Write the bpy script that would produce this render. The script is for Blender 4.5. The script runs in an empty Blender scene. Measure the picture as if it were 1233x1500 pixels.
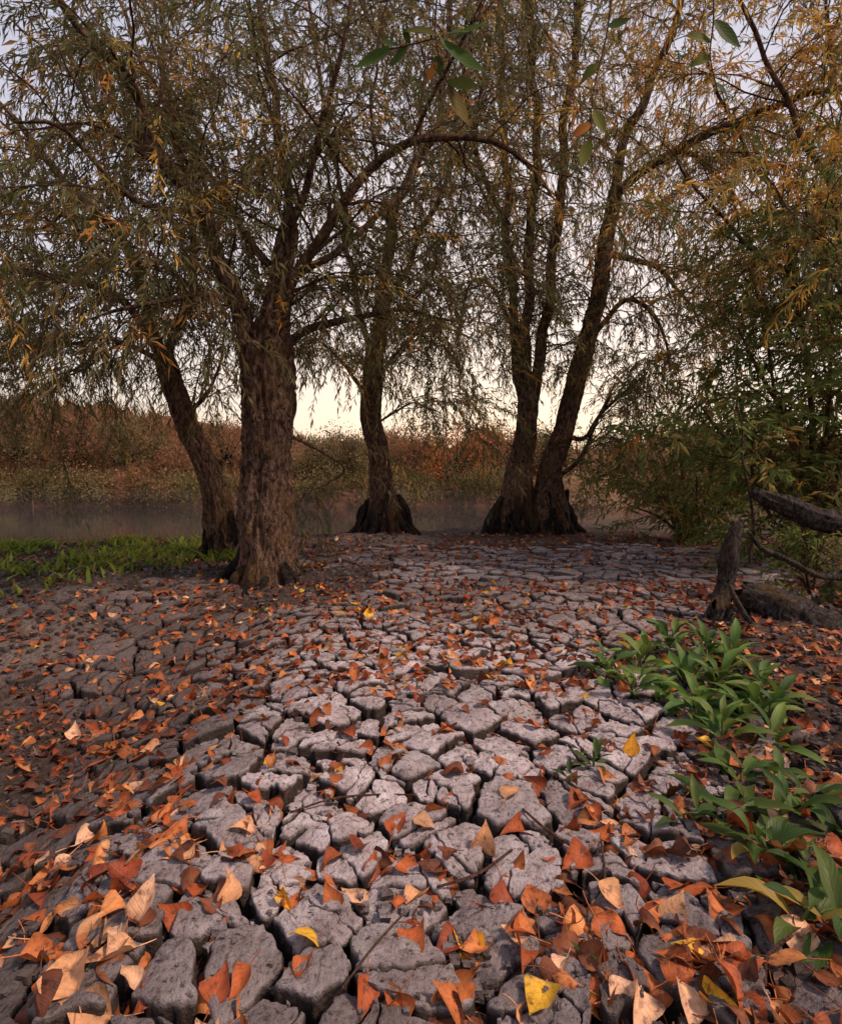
import bpy, math, random
import numpy as np
from mathutils import Vector, Matrix, noise, Quaternion
from mathutils.bvhtree import BVHTree
random.seed(7); np.random.seed(7)
R = random.uniform
scene = bpy.context.scene
col = scene.collection

# ------------------------------------------------------------------ camera
H = 0.65; F = 818.0; PITCH = math.radians(4.2)
cd = bpy.data.cameras.new('camera'); cam = bpy.data.objects.new('camera', cd); col.objects.link(cam)
cam.location = (0, 0, H); cam.rotation_euler = (math.pi/2 - PITCH, 0, 0)
cd.sensor_fit = 'HORIZONTAL'; cd.sensor_width = 36; cd.lens = 36*F/1233
cd.clip_start = 0.05; cd.clip_end = 2000
scene.camera = cam
ct, st = math.cos(PITCH), math.sin(PITCH)
def ray(px, py):
    u = (px-616.5)/F; v = (750-py)/F
    return Vector((u, ct+v*st, -st+v*ct))
def at(px, py, Y):
    d = ray(px, py); return Vector((0, 0, H)) + d*(Y/d.y)
def hit(px, py, z=0.0):
    d = ray(px, py); t = (z-H)/d.z; return Vector((d.x*t, d.y*t, z))
def to_px(p):
    x, y, z = p[0], p[1], p[2]-H; dep = y*ct - z*st
    if dep < 0.05: return (-9999, -9999, dep)
    return (616.5+F*x/dep, 750-F*(y*st+z*ct)/dep, dep)

# ------------------------------------------------------------------ helpers
def sstep(a, b, x):
    t = (x-a)/(b-a); t = min(1, max(0, t)); return t*t*(3-2*t)
def tag(o, label=None, cat=None, group=None, kind=None):
    if label: o['label'] = label
    if cat: o['category'] = cat
    if group: o['group'] = group
    if kind: o['kind'] = kind
    return o
def empty(name, loc):
    o = bpy.data.objects.new(name, None); o.location = loc; o.empty_display_size = 0.1
    col.objects.link(o); return o
def mesh(name, V, Fc, mat, parent=None, colr=None, smooth=True, origin=None, attr='Col'):
    me = bpy.data.meshes.new(name)
    V = np.asarray(V, dtype=float)
    if origin is not None: V = V - np.array(origin)[None, :]
    me.from_pydata(V.tolist(), [], Fc if isinstance(Fc, list) else Fc.tolist())
    if colr is not None:
        ca = me.color_attributes.new(attr, 'FLOAT_COLOR', 'POINT')
        c = np.asarray(colr, dtype=np.float32)
        if c.shape[1] == 3: c = np.hstack([c, np.ones((len(c), 1), np.float32)])
        ca.data.foreach_set('color', c.ravel())
    if smooth: me.polygons.foreach_set('use_smooth', [True]*len(me.polygons))
    me.materials.append(mat); me.update()
    o = bpy.data.objects.new(name, me); col.objects.link(o)
    if parent is not None: o.parent = parent
    elif origin is not None: o.location = origin
    return o

class Acc:
    def __init__(s): s.V = []; s.F = []
    def add(s, V, Fc):
        n = len(s.V); s.V.extend(V); s.F.extend([tuple(i+n for i in f) for f in Fc])

def catmull(P, step):
    P = np.array(P, float); n = len(P)
    if n == 2:
        k = max(2, int(np.linalg.norm(P[1, :3]-P[0, :3])/step))
        t = np.linspace(0, 1, k+1)[:, None]; return P[0]*(1-t)+P[1]*t
    Q = np.vstack([2*P[0]-P[1], P, 2*P[-1]-P[-2]]); out = []
    for i in range(1, n):
        p0, p1, p2, p3 = Q[i-1], Q[i], Q[i+1], Q[i+2]
        k = max(1, int(np.ceil(np.linalg.norm(p2[:3]-p1[:3])/step)))
        for t in np.arange(k)/k:
            out.append(0.5*((2*p1)+(-p0+p2)*t+(2*p0-5*p1+4*p2-p3)*t*t+(-p0+3*p1-3*p2+p3)*t**3))
    out.append(P[-1]); return np.array(out)

def tube(P, nseg, bark=0.0, seed=0.0, cap=True, fx=32, fz=6.5, gn=0.12):
    """P: rows x,y,z,r"""
    P = np.asarray(P, float); n = len(P); V = []; Fc = []
    T = np.gradient(P[:, :3], axis=0); T /= (np.linalg.norm(T, axis=1)[:, None]+1e-9)
    u = np.cross(T[0], [0.3, 1, 0.1]); u /= np.linalg.norm(u)
    s = 0
    for i in range(n):
        if i: s += np.linalg.norm(P[i, :3]-P[i-1, :3])
        u = u - T[i]*np.dot(u, T[i]); u /= np.linalg.norm(u); w = np.cross(T[i], u)
        r = max(P[i, 3], 0.0004)
        for j in range(nseg):
            a = 2*math.pi*j/nseg; ca, sa = math.cos(a), math.sin(a); rr = r
            if bark > 0:
                v = Vector((ca*r*fx+seed, sa*r*fx, s*fz))
                v += noise.noise_vector(v*0.6)*0.5
                n1 = 1-2.4*abs(noise.noise(v)); n2 = noise.noise(Vector((ca*r*9+seed, sa*r*9+5, s*3.0))); n3 = noise.noise(v*3.1)
                n4 = noise.noise(Vector((ca*1.5+seed, sa*1.5, s*2.0)))
                rr = r*(1+gn*n4) + bark*(n1*0.8+0.6*n2+0.35*n3)
            V.append(tuple(P[i, :3]+(u*ca+w*sa)*rr))
        if i:
            b = i*nseg; a0 = b-nseg
            for j in range(nseg):
                k = (j+1) % nseg; Fc.append((a0+j, a0+k, b+k, b+j))
    if cap:
        Fc.append(tuple(reversed(range(nseg)))); Fc.append(tuple(range((n-1)*nseg, n*nseg)))
    return V, Fc

# ------------------------------------------------------------------ materials
def newmat(name):
    m = bpy.data.materials.new(name); m.use_nodes = True
    nt = m.node_tree; nt.nodes.clear(); out = nt.nodes.new('ShaderNodeOutputMaterial')
    return m, nt, out
def L(nt, a, b): nt.links.new(a, b)
def ramp(nt, src, stops):
    r = nt.nodes.new('ShaderNodeValToRGB'); e = r.color_ramp.elements
    while len(e) < len(stops): e.new(0.5)
    for x, (p, c) in zip(e, stops): x.position = p; x.color = (*c, 1) if len(c) == 3 else c
    L(nt, src, r.inputs['Fac']); return r
def noise_n(nt, vec, scale, detail=4, rough=0.55):
    n = nt.nodes.new('ShaderNodeTexNoise'); n.inputs['Scale'].default_value = scale
    n.inputs['Detail'].default_value = detail; n.inputs['Roughness'].default_value = rough
    if vec is not None: L(nt, vec, n.inputs['Vector'])
    return n
def math_n(nt, op, x, y=None):
    k = nt.nodes.new('ShaderNodeMath'); k.operation = op
    for i, q in enumerate((x, y)):
        if q is None: continue
        if hasattr(q, 'links'): L(nt, q, k.inputs[i])
        else: k.inputs[i].default_value = q
    return k.outputs[0]
def mixc(nt, fac, a, b, mode='MIX'):
    m = nt.nodes.new('ShaderNodeMix'); m.data_type = 'RGBA'; m.blend_type = mode
    for sock, v in ((m.inputs[0], fac), (m.inputs[6], a), (m.inputs[7], b)):
        if hasattr(v, 'links'): L(nt, v, sock)
        elif isinstance(v, (int, float)): sock.default_value = v
        else: sock.default_value = (*v, 1)
    return m.outputs[2]
def bump(nt, h, dist, strength=1.0, normal=None):
    b = nt.nodes.new('ShaderNodeBump'); b.inputs['Distance'].default_value = dist; b.inputs['Strength'].default_value = strength
    L(nt, h, b.inputs['Height'])
    if normal is not None: L(nt, normal, b.inputs['Normal'])
    return b.outputs['Normal']
def princ(nt, out, colr, rough=0.9, normal=None, spec=0.2):
    p = nt.nodes.new('ShaderNodeBsdfPrincipled')
    if hasattr(colr, 'links'): L(nt, colr, p.inputs['Base Color'])
    else: p.inputs['Base Color'].default_value = (*colr, 1)
    p.inputs['Roughness'].default_value = rough
    p.inputs['Specular IOR Level'].default_value = spec
    if normal is not None: L(nt, normal, p.inputs['Normal'])
    L(nt, p.outputs[0], out.inputs['Surface']); return p
def attr_n(nt, name='Col'):
    a = nt.nodes.new('ShaderNodeAttribute'); a.attribute_name = name; return a

def mat_mud():
    m, nt, out = newmat('cracked_mud'); g = nt.nodes.new('ShaderNodeNewGeometry'); P = g.outputs['Position']
    a = attr_n(nt); sep = nt.nodes.new('ShaderNodeSeparateColor'); L(nt, a.outputs['Color'], sep.inputs[0])
    n1 = noise_n(nt, P, 17, 3, 0.6); n2 = noise_n(nt, P, 85, 5, 0.74)
    dry = ramp(nt, n1.outputs['Fac'], [(0.3, (0.37, 0.285, 0.28)), (0.5, (0.57, 0.465, 0.465)), (0.7, (0.75, 0.645, 0.65))])
    sp = ramp(nt, n2.outputs['Fac'], [(0.36, (0.22, 0.19, 0.18)), (0.47, (0.93, 0.93, 0.93)), (0.7, (1.18, 1.18, 1.18))])
    dry2 = mixc(nt, 0.92, dry.outputs[0], sp.outputs[0], 'MULTIPLY')
    wet_shade = mixc(nt, n2.outputs['Fac'], (0.026, 0.018, 0.015), (0.10, 0.07, 0.06))  # dark tone for moist mud and for shade painted on the slabs
    c = mixc(nt, sep.outputs[0], wet_shade, dry2)
    v = nt.nodes.new('ShaderNodeTexVoronoi'); v.inputs['Scale'].default_value = 95; L(nt, P, v.inputs['Vector'])
    pit = math_n(nt, 'MINIMUM', math_n(nt, 'MULTIPLY', v.outputs['Distance'], 2.6), 1.0)
    h = math_n(nt, 'ADD', math_n(nt, 'MULTIPLY', pit, 0.16), n2.outputs['Fac'])
    princ(nt, out, c, 0.92, bump(nt, h, 0.013, 1.0), 0.15); return m
def mat_soil():
    m, nt, out = newmat('soil'); g = nt.nodes.new('ShaderNodeNewGeometry'); P = g.outputs['Position']; a = attr_n(nt)
    n2 = noise_n(nt, P, 38, 6, 0.75)
    f2 = ramp(nt, n2.outputs['Fac'], [(0.33, (0.35, 0.32, 0.3)), (0.62, (1.3, 1.25, 1.2))])
    c = mixc(nt, 0.95, a.outputs['Color'], f2.outputs[0], 'MULTIPLY')
    princ(nt, out, c, 0.95, bump(nt, n2.outputs['Fac'], 0.03, 1.0), 0.1); return m
def mat_bark(name, c0, c1, c2, sc=1.0):
    m, nt, out = newmat(name); g = nt.nodes.new('ShaderNodeNewGeometry'); P = g.outputs['Position']
    nv = noise_n(nt, P, 14, 2, 0.5)
    wv = mixc(nt, 0.06, P, nv.outputs['Color'], 'ADD')
    mp = nt.nodes.new('ShaderNodeMapping'); mp.inputs['Scale'].default_value = (1, 1, 0.30); L(nt, wv, mp.inputs['Vector'])
    n1 = noise_n(nt, mp.outputs[0], 55*sc, 5, 0.72); n2 = noise_n(nt, P, 5, 2, 0.6)
    r = ramp(nt, n1.outputs['Fac'], [(0.39, c0), (0.5, c1), (0.66, c2)])
    moss = ramp(nt, n2.outputs['Fac'], [(0.5, (0, 0, 0)), (0.68, (1, 1, 1))])
    c = mixc(nt, moss.outputs[0], r.outputs[0], mixc(nt, 0.45, r.outputs[0], (0.17, 0.09, 0.03)))
    princ(nt, out, c, 0.9, bump(nt, n1.outputs['Fac'], 0.05, 1.0), 0.15); return m
def mat_leaf(name, trans=0.35, rough=0.55, vein=0.0, gloss=0.25, vc=(0.5, 0.36, 0.2), spots=True):
    m, nt, out = newmat(name); a = attr_n(nt); c = a.outputs['Color']
    nrm = None
    if vein > 0:
        g = nt.nodes.new('ShaderNodeNewGeometry')
        u = attr_n(nt, 'leafuv'); sp = nt.nodes.new('ShaderNodeSeparateColor'); L(nt, u.outputs['Color'], sp.inputs[0])
        M = lambda op, x, y=None: math_n(nt, op, x, y)
        av = M('ABSOLUTE', M('SUBTRACT', sp.outputs[1], 0.5))
        ph = M('SUBTRACT', M('MULTIPLY', sp.outputs[0], 7.0), M('MULTIPLY', av, 4.5))
        tri = M('ABSOLUTE', M('SUBTRACT', M('FRACT', ph), 0.5))
        v = M('MINIMUM', M('MINIMUM', M('MULTIPLY', tri, 8.0), 1.0), M('MINIMUM', M('MULTIPLY', av, 18.0), 1.0))
        if spots:
            n1 = noise_n(nt, g.outputs['Position'], 60, 4, 0.65)
            spot = ramp(nt, n1.outputs['Fac'], [(0.32, (0.22, 0.14, 0.12)), (0.46, (0.85, 0.82, 0.8)), (0.7, (1.3, 1.2, 1.05))])
            c = mixc(nt, 0.95, c, spot.outputs[0], 'MULTIPLY')
        c = mixc(nt, M('MULTIPLY', M('SUBTRACT', 1.0, v), vein), c, mixc(nt, 0.5, c, vc))
        nrm = bump(nt, v, 0.0008, 0.6)
    p = nt.nodes.new('ShaderNodeBsdfPrincipled'); L(nt, c, p.inputs['Base Color']); p.inputs['Roughness'].default_value = rough
    p.inputs['Specular IOR Level'].default_value = gloss
    if nrm is not None: L(nt, nrm, p.inputs['Normal'])
    t = nt.nodes.new('ShaderNodeBsdfTranslucent'); L(nt, c, t.inputs['Color'])
    mx = nt.nodes.new('ShaderNodeMixShader'); mx.inputs[0].default_value = trans
    L(nt, p.outputs[0], mx.inputs[1]); L(nt, t.outputs[0], mx.inputs[2]); L(nt, mx.outputs[0], out.inputs['Surface']); return m
def mat_fol():
    m, nt, out = newmat('willow_leaf'); a = attr_n(nt); c = a.outputs['Color']
    p = nt.nodes.new('ShaderNodeBsdfDiffuse'); L(nt, c, p.inputs['Color'])
    t = nt.nodes.new('ShaderNodeBsdfTranslucent'); L(nt, c, t.inputs['Color'])
    mx = nt.nodes.new('ShaderNodeMixShader'); mx.inputs[0].default_value = 0.45
    L(nt, p.outputs[0], mx.inputs[1]); L(nt, t.outputs[0], mx.inputs[2]); L(nt, mx.outputs[0], out.inputs['Surface']); return m
def mat_water():
    m, nt, out = newmat('river_water'); g = nt.nodes.new('ShaderNodeNewGeometry')
    mp = nt.nodes.new('ShaderNodeMapping'); mp.inputs['Scale'].default_value = (0.6, 1.6, 1); L(nt, g.outputs['Position'], mp.inputs['Vector'])
    n = noise_n(nt, mp.outputs[0], 2.5, 2, 0.5)
    princ(nt, out, (0.02, 0.016, 0.015), 0.05, bump(nt, n.outputs['Fac'], 0.02, 0.10), 0.45); return m
def mat_mist():
    m, nt, out = newmat('river_mist'); v = nt.nodes.new('ShaderNodeVolumeScatter')
    v.inputs['Color'].default_value = (0.96, 0.89, 0.86, 1); v.inputs['Density'].default_value = 0.008; v.inputs['Anisotropy'].default_value = 0.2
    L(nt, v.outputs[0], out.inputs['Volume']); return m
MUD = mat_mud(); SOIL = mat_soil(); WATER = mat_water(); MIST = mat_mist()
BARK = mat_bark('willow_bark', (0.020, 0.012, 0.009), (0.135, 0.076, 0.050), (0.32, 0.195, 0.135))
BARK2 = mat_bark('dark_root_bark', (0.006, 0.0045, 0.004), (0.022, 0.016, 0.013), (0.065, 0.045, 0.037))
DEAD = mat_bark('dead_wood', (0.012, 0.009, 0.008), (0.055, 0.042, 0.036), (0.14, 0.11, 0.095), 1.3)
TWIG = mat_bark('twig_bark', (0.06, 0.03, 0.02), (0.12, 0.06, 0.04), (0.19, 0.095, 0.065))
WLEAF = mat_fol()
FLEAF = mat_leaf('fallen_leaf', 0.15, 0.6, vein=0.13)
GLEAF = mat_leaf('green_leaf', 0.3, 0.5, vein=0.22, gloss=0.2, vc=(0.24, 0.33, 0.10), spots=False)
HLEAF = mat_leaf('hanging_leaf', 0.35, 0.6, vein=0.12, gloss=0.12, vc=(0.10, 0.14, 0.04), spots=False)

# ------------------------------------------------------------------ terrain
WZ = -0.45
def yedge(x): return 6.1 + 0.5*x if x < 0 else 6.1+0.55*min(x, 3)
def gz(x, y):
    e = max(4.3, yedge(x)) + 0.25*noise.noise(Vector((x*0.9, 3.3, 0)))
    z = 0.03*noise.noise(Vector((x*0.9, y*0.9, 1.7))) + 0.012*noise.noise(Vector((x*3, y*3, 4.1)))
    z -= 0.30*sstep(-0.32, -1.3, x)*sstep(3.4, 1.6, y)           # slope down to the left
    z += 0.03*sstep(2.0, 3.6, y)*sstep(5.5, 4.5, y)
    z += 0.07*sstep(.7, .1, math.hypot(x+.36, (y-5.3)*.8))        # mound under the slim willow
    z -= 0.95*sstep(e, e+2.6, y)
    if y > 15:
        e2 = 17.1+0.6*noise.noise(Vector((x*0.25, 9, 0)))
        up = 1.0+0.9*sstep(-4, -13, x)+0.55*noise.noise(Vector((x*0.22, 4, 0)))+.3*noise.noise(Vector((x*0.7, 14, 0)))
        z += 0.95*sstep(e2-0.6, e2+0.6, y) + 1.6*up*sstep(e2+0.2, e2+4.5, y) + 0.35*noise.noise(Vector((x*0.5, y*0.5, 7)))*sstep(e2, e2+1, y)
    return z
def pmask(x, y):      # where the mud is cracked into slabs
    n = 0.5*noise.noise(Vector((x*1.2, y*1.2, 12))); n2 = noise.noise(Vector((x*4, y*4, 2)))
    m = sstep(4.8, 4.2, y+n*0.9+0.5*sstep(-0.1, -0.8, x)+.25*n2)
    m *= 1-sstep(0.68, 0.36, math.hypot((x+0.92)*0.8, y-3.3)+n*0.3+.22*n2)     # tree foot
    xc = -0.93-0.45*(min(max(y, 0.7), 2.2)-1.2)-0.25*sstep(1.7, 2.3, y)
    m *= sstep(xc-.12, xc+.12, x+n*0.45+.14*n2)
    xr = 0.86+0.16*(y-0.9)+1.0*sstep(2.3, 3.0, y)
    m *= sstep(xr+.15, xr-.15, x-n*0.35-.12*n2)
    return m
def damp_vignette(x, y):      # 1 pale .. 0 dark: moist mud at the sides, plus a painted vignette
    n = noise.noise(Vector((x*1.6, y*1.6, 22))); n2 = noise.noise(Vector((x*4.2, y*4.2, 3)))
    d = 1-0.86*sstep(-0.20, -0.80, x+0.25*n+0.1*(y-1.1))*sstep(3.8, 1.9, y)
    d *= 1-0.84*sstep(0.44, 0.74, x-0.16*(y-0.8)+0.12*n)*sstep(2.6, 1.7, y)
    d *= 1-0.25*sstep(0.0, 0.45, n)
    d *= 1-0.3*sstep(-0.05, 0.35, n2)
    d *= 1-0.65*sstep(0.98, 0.60, y)  # front edge darkened in the colour, as a vignette
    d *= 1-0.62*sstep(1.85, 2.8, y)*(1-0.4*sstep(3.0, 3.6, y)*sstep(-.4, .2, x))  # painted falloff of light behind the bright centre
    return d
xs = np.concatenate([[-500, -200, -90, -50], np.arange(-30, -6, 0.6), np.arange(-6, 6, 0.05), np.arange(6, 30.1, 0.6), [50, 90, 200, 500]])
ys = np.concatenate([[-60, -20, -8, -3], np.arange(-1.5, 7, 0.05), np.arange(7, 26, 0.25), np.arange(26, 50, 3), [60, 90, 150, 300, 600, 1200]])
GV = []; GC = []
for y in ys:
    for x in xs:
        z = gz(x, y); pm = pmask(x, y) if -0.8 < y < 6 and abs(x) < 5 else 0.0
        z -= 0.055*pm
        if -0.5 < y < 6.5 and abs(x) < 5: z += (1-pm)*(0.028*noise.noise(Vector((x*7+y*3, y*9, 3)))+0.014*noise.noise(Vector((x*19, y*19, 8))))
        GV.append((x, y, z))
        if y > 14:
            k = 0.5+0.5*noise.noise(Vector((x*0.5, y*0.5, 3)))
            c = (0.11+0.06*k, 0.05+0.025*k, 0.03+0.01*k)
        else:
            k = 0.5+0.5*noise.noise(Vector((x*2, y*2, 31))); k2 = 0.5+0.5*noise.noise(Vector((x*9, y*9, 3)))
            c = np.array((0.09, 0.061, 0.052))*(0.5+0.6*k+.5*k2)
            pale = max(sstep(-0.9, -1.4, x)*sstep(1.9, 2.4, y)*sstep(3.6, 3.0, y), sstep(.65, .3, math.hypot(x+.36, (y-5.15)*.8)))
            c = c*(1-pale)+np.array((0.20, 0.155, 0.14))*pale
            gl = sstep(-1.3, -2.2, x)*sstep(2.9, 3.4, y)
            c = c*(1-gl)+np.array((0.06, 0.055, 0.025))*gl
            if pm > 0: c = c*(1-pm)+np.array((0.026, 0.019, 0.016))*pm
        GC.append(tuple(c))
nx, ny = len(xs), len(ys)
GF = [(j*nx+i, j*nx+i+1, (j+1)*nx+i+1, (j+1)*nx+i) for j in range(ny-1) for i in range(nx-1)]
tag(mesh('ground', GV, GF, SOIL, colr=GC), 'dark muddy river bank ground under the cracked slabs and far shore', 'ground', kind='structure')
wv = [(-300, 4.2, WZ), (300, 4.2, WZ), (300, 20, WZ), (-300, 20, WZ)]
tag(mesh('river', wv, [(0, 1, 2, 3)], WATER, smooth=False), 'still dark river behind the willow trunks', 'river', kind='structure')
prof = [(9.0, WZ+.02), (11.5, -.12), (14.5, .10), (17.0, 0.14), (19.0, 0.0), (19.8, WZ+.02)]
mv = [(x, a, b) for x in (-40, 40) for a, b in prof]; k = len(prof)
tag(mesh('mist', mv, [tuple(range(k)), tuple(reversed(range(k, 2*k)))]+[(i, k+i, k+(i+1) % k, (i+1) % k) for i in range(k)], MIST, smooth=False), 'thin pale mist hanging over the river', 'mist', kind='structure')

# ------------------------------------------------------------------ mud slabs
def clip(poly, mx, my, nx_, ny_):
    out = []; n = len(poly)
    for i in range(n):
        a = poly[i]; b = poly[(i+1) % n]
        da = (a[0]-mx)*nx_+(a[1]-my)*ny_; db = (b[0]-mx)*nx_+(b[1]-my)*ny_
        if da <= 0: out.append(a)
        if (da < 0 < db) or (db < 0 < da):
            t = da/(da-db); out.append((a[0]+(b[0]-a[0])*t, a[1]+(b[1]-a[1])*t))
    return out
def bis(poly, p, q, gap):
    dx, dy = q[0]-p[0], q[1]-p[1]; l = math.hypot(dx, dy)+1e-9; dx /= l; dy /= l
    return clip(poly, (p[0]+q[0])/2-dx*gap, (p[1]+q[1])/2-dy*gap, dx, dy)
def area(p): return 0.5*abs(sum(p[i][0]*p[(i+1) % len(p)][1]-p[(i+1) % len(p)][0]*p[i][1] for i in range(len(p))))
def roundpoly(p, k, n):
    for _ in range(2):
        q = []
        for i in range(len(p)):
            a, b = p[i], p[(i+1) % len(p)]
            q += [(a[0]*(1-k)+b[0]*k, a[1]*(1-k)+b[1]*k), (a[0]*k+b[0]*(1-k), a[1]*k+b[1]*(1-k))]
        p = q
    P = np.array(p+[p[0]]); s = np.concatenate([[0], np.cumsum(np.linalg.norm(np.diff(P, axis=0), axis=1))])
    t = np.linspace(0, s[-1], n, endpoint=False)
    return np.stack([np.interp(t, s, P[:, 0]), np.interp(t, s, P[:, 1])], 1)
SP = 0.104
seeds = {}
for j in range(0, int(5.4/SP)):
    for i in range(-50, 51):
        x, y = i*SP+(0.5*SP if j % 2 else 0), 0.2+j*SP
        if abs(x) < 0.8*y+0.8 and random.random() > .20:
            seeds[(i, j)] = (x+R(-.48, .48)*SP, y+R(-.47, .47)*SP)
RN = [(1.0, -1.0), (1.03, -0.65), (1.0, -0.36), (1.01, -0.16), (0.995, -0.055), (0.968, -0.010), (0.91, 0), (0.8, 0.0), (0.64, 0), (0.46, 0), (0.28, 0), (0.12, 0)]
RM = [(1.0, -1.0), (1.0, -0.14), (0.965, -0.015), (0.75, 0), (0.4, 0)]
RF = [(1.0, -1.0), (1.0, -0.10), (0.94, 0), (0.5, 0)]
def warp(x, y):
    v = Vector((x, y, 0)); w = noise.noise_vector(v*6.5)*0.028 + noise.noise_vector(v*26)*0.012 + noise.noise_vector(v*80)*0.0058
    return x+w.x, y+w.y
slabs = []
for (i, j), p in seeds.items():
    if pmask(*p) < 0.35: continue
    poly = [(p[0]-.3, p[1]-.3), (p[0]+.3, p[1]-.3), (p[0]+.3, p[1]+.3), (p[0]-.3, p[1]+.3)]
    gm = 0.5+0.5*noise.noise(Vector((p[0]*2.3, p[1]*2.3, 61)))
    gap0 = (0.0026+0.0102*gm)*R(.7, 1.3) if p[1] < 2.4 else R(0.002, 0.007)
    for dj in range(-3, 4):
        for di in range(-3, 4):
            q = seeds.get((i+di, j+dj))
            if q and (di or dj): poly = bis(poly, p, q, gap0)
    if len(poly) < 3 or area(poly) < 0.001: continue
    d = math.hypot(p[0], p[1]); near = d < 1.8; mid = d < 3.0
    k = random.choices([1, 2, 3, 4, 5, 6], [1.8, 2.8, 3.2, 2.5, 1.6, .9])[0]
    subs = [(p[0]+R(-.065, .065), p[1]+R(-.065, .065)) for _ in range(k)]
    tx, ty = R(-.09, .09), R(-.105, .07); off = R(-.014, .010); T = 0.06
    dome = R(0.8, 4.0)
    V = []; Fc = []; C = []
    dm = damp_vignette(*p)*R(0.72, 1.05)
    for a in range(k):
        pp = poly
        for b in range(k):
            if b != a: pp = bis(pp, subs[a], subs[b], R(0.0006, 0.0022))
        if len(pp) < 3 or area(pp) < 0.0003: continue
        n = max(14, int(math.sqrt(area(pp))*4/(0.0062 if near else 0.014))) if mid else 14
        ring = roundpoly(pp, 0.09, n); cx, cy = ring.mean(0)
        rings = RN if near else (RM if mid else RF); base = len(V); o2 = R(-.007, .003)
        tx2, ty2 = R(-.04, .04), R(-.04, .04)
        for (f, zf) in rings + [(0.0, 0)]:
            pts = ring if f > 0 else ring[:1]
            for (x0, y0) in pts:
                x1, y1 = cx+(x0-cx)*f, cy+(y0-cy)*f
                wx, wy = warp(x1, y1)
                z = gz(wx, wy)+off+o2+tx*(x1-p[0])+ty*(y1-p[1])+tx2*(x1-cx)+ty2*(y1-cy)+T*zf-dome*min(.006, (x1-p[0])**2+(y1-p[1])**2)*.6
                if zf > -0.2:
                    v = Vector((wx, wy, 2.2)); z += 0.006*noise.noise(v*14)+((0.0052*noise.noise(v*45)+0.0036*noise.noise(v*120)) if mid else 0)
                else:
                    v = Vector((wx, wy, z)); q = noise.noise_vector(v*60)*0.007; wx += q.x; wy += q.y
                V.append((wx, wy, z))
                w = (1+zf/0.15 if zf > -0.15 else 0.0); w = max(0.0, min(1, w))*dm  # sides darken downward: moist mud and crack shade put in the colour
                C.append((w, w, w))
        nr = len(rings)
        for r in range(nr-1):
            b0 = base+r*n; b1 = b0+n
            for q in range(n): Fc.append((b0+q, b0+(q+1) % n, b1+(q+1) % n, b1+q))
        b0 = base+(nr-1)*n; cI = base+nr*n
        for q in range(n): Fc.append((b0+q, b0+(q+1) % n, cI))
    if V:
        px, py, dep = to_px((p[0], p[1], 0))
        inv = -40 < px < 1273 and 700 < py < 1545
        slabs.append((area(poly)/dep**3 if inv else -dep, p, V, Fc, C, px, py))
slabs.sort(key=lambda s: -s[0])
bvV = list(GV); bvF = list(GF)
rest = Acc(); restC = []
special = {}
for want, lab in (((480, 1215), 'pale mud slab left of the centre line in the foreground, beside the flat peach leaf'),
                  ((620, 1240), 'pale mud slab just right of the centre line in the foreground'),
                  ((370, 1400), 'mud slab nearest the camera at lower left, right of the tan leaf pile'),
                  ((940, 1370), 'mud slab beside the small green seedling, lower right foreground')):
    b = min(range(min(250, len(slabs))), key=lambda q: math.hypot(slabs[q][5]-want[0], slabs[q][6]-want[1])); special[b] = lab
for n_, s in enumerate(slabs):
    _, p, V, Fc, C, px, py = s
    m0 = len(bvV); bvV.extend(V); bvF.extend([tuple(i+m0 for i in f) for f in Fc])
    if n_ < 300 and s[0] > 0:
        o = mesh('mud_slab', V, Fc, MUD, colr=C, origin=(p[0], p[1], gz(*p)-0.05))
        if n_ in special: tag(o, special[n_], 'mud slab', 'cracked mud slabs of the foreground')
        else: tag(o, 'plain dry grey slab of cracked mud in the foreground with leaves in the gaps around it', 'mud slab', 'cracked mud slabs of the foreground')
    else:
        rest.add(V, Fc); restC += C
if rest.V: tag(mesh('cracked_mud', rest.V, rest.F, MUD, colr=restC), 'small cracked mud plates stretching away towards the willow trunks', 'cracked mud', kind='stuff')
BV = BVHTree.FromPolygons(bvV, bvF, all_triangles=False)
def surf(x, y):
    h = BV.ray_cast(Vector((x, y, 3)), Vector((0, 0, -1)))
    return h[0].z if h[0] is not None else gz(x, y)
# crumbs of broken mud in the cracks and on the bare soil
CV = []; CF = []; CC = []
BOX = [(0, 1, 3, 2), (4, 6, 7, 5), (0, 4, 5, 1), (2, 3, 7, 6), (0, 2, 6, 4), (1, 5, 7, 3)]
n_ = 0
while n_ < 11000:
    y = 0.5+4.4*random.random()**1.8; x = R(-1, 1)*(.78*y+.2); z = surf(x, y); pm = pmask(x, y); low = z < gz(x, y)-.02 or pm < .3
    if not low and random.random() < .80: continue
    n_ += 1; s = R(.001, .0042) if not low else R(.0025, .0115)*(1 if y < 2.4 else 1.4); w = damp_vignette(x, y)*(R(.1, .7) if low else R(.4, 1)); b = len(CV)
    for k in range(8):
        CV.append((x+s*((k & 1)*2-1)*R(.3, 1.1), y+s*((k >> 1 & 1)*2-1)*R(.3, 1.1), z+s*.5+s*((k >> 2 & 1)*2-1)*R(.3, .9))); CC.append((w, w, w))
    CF += [tuple(i+b for i in f) for f in BOX]
tag(mesh('mud_crumbs', CV, CF, MUD, colr=CC, smooth=False), 'loose crumbs of broken mud lying in the cracks', 'mud crumbs', kind='stuff')

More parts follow.
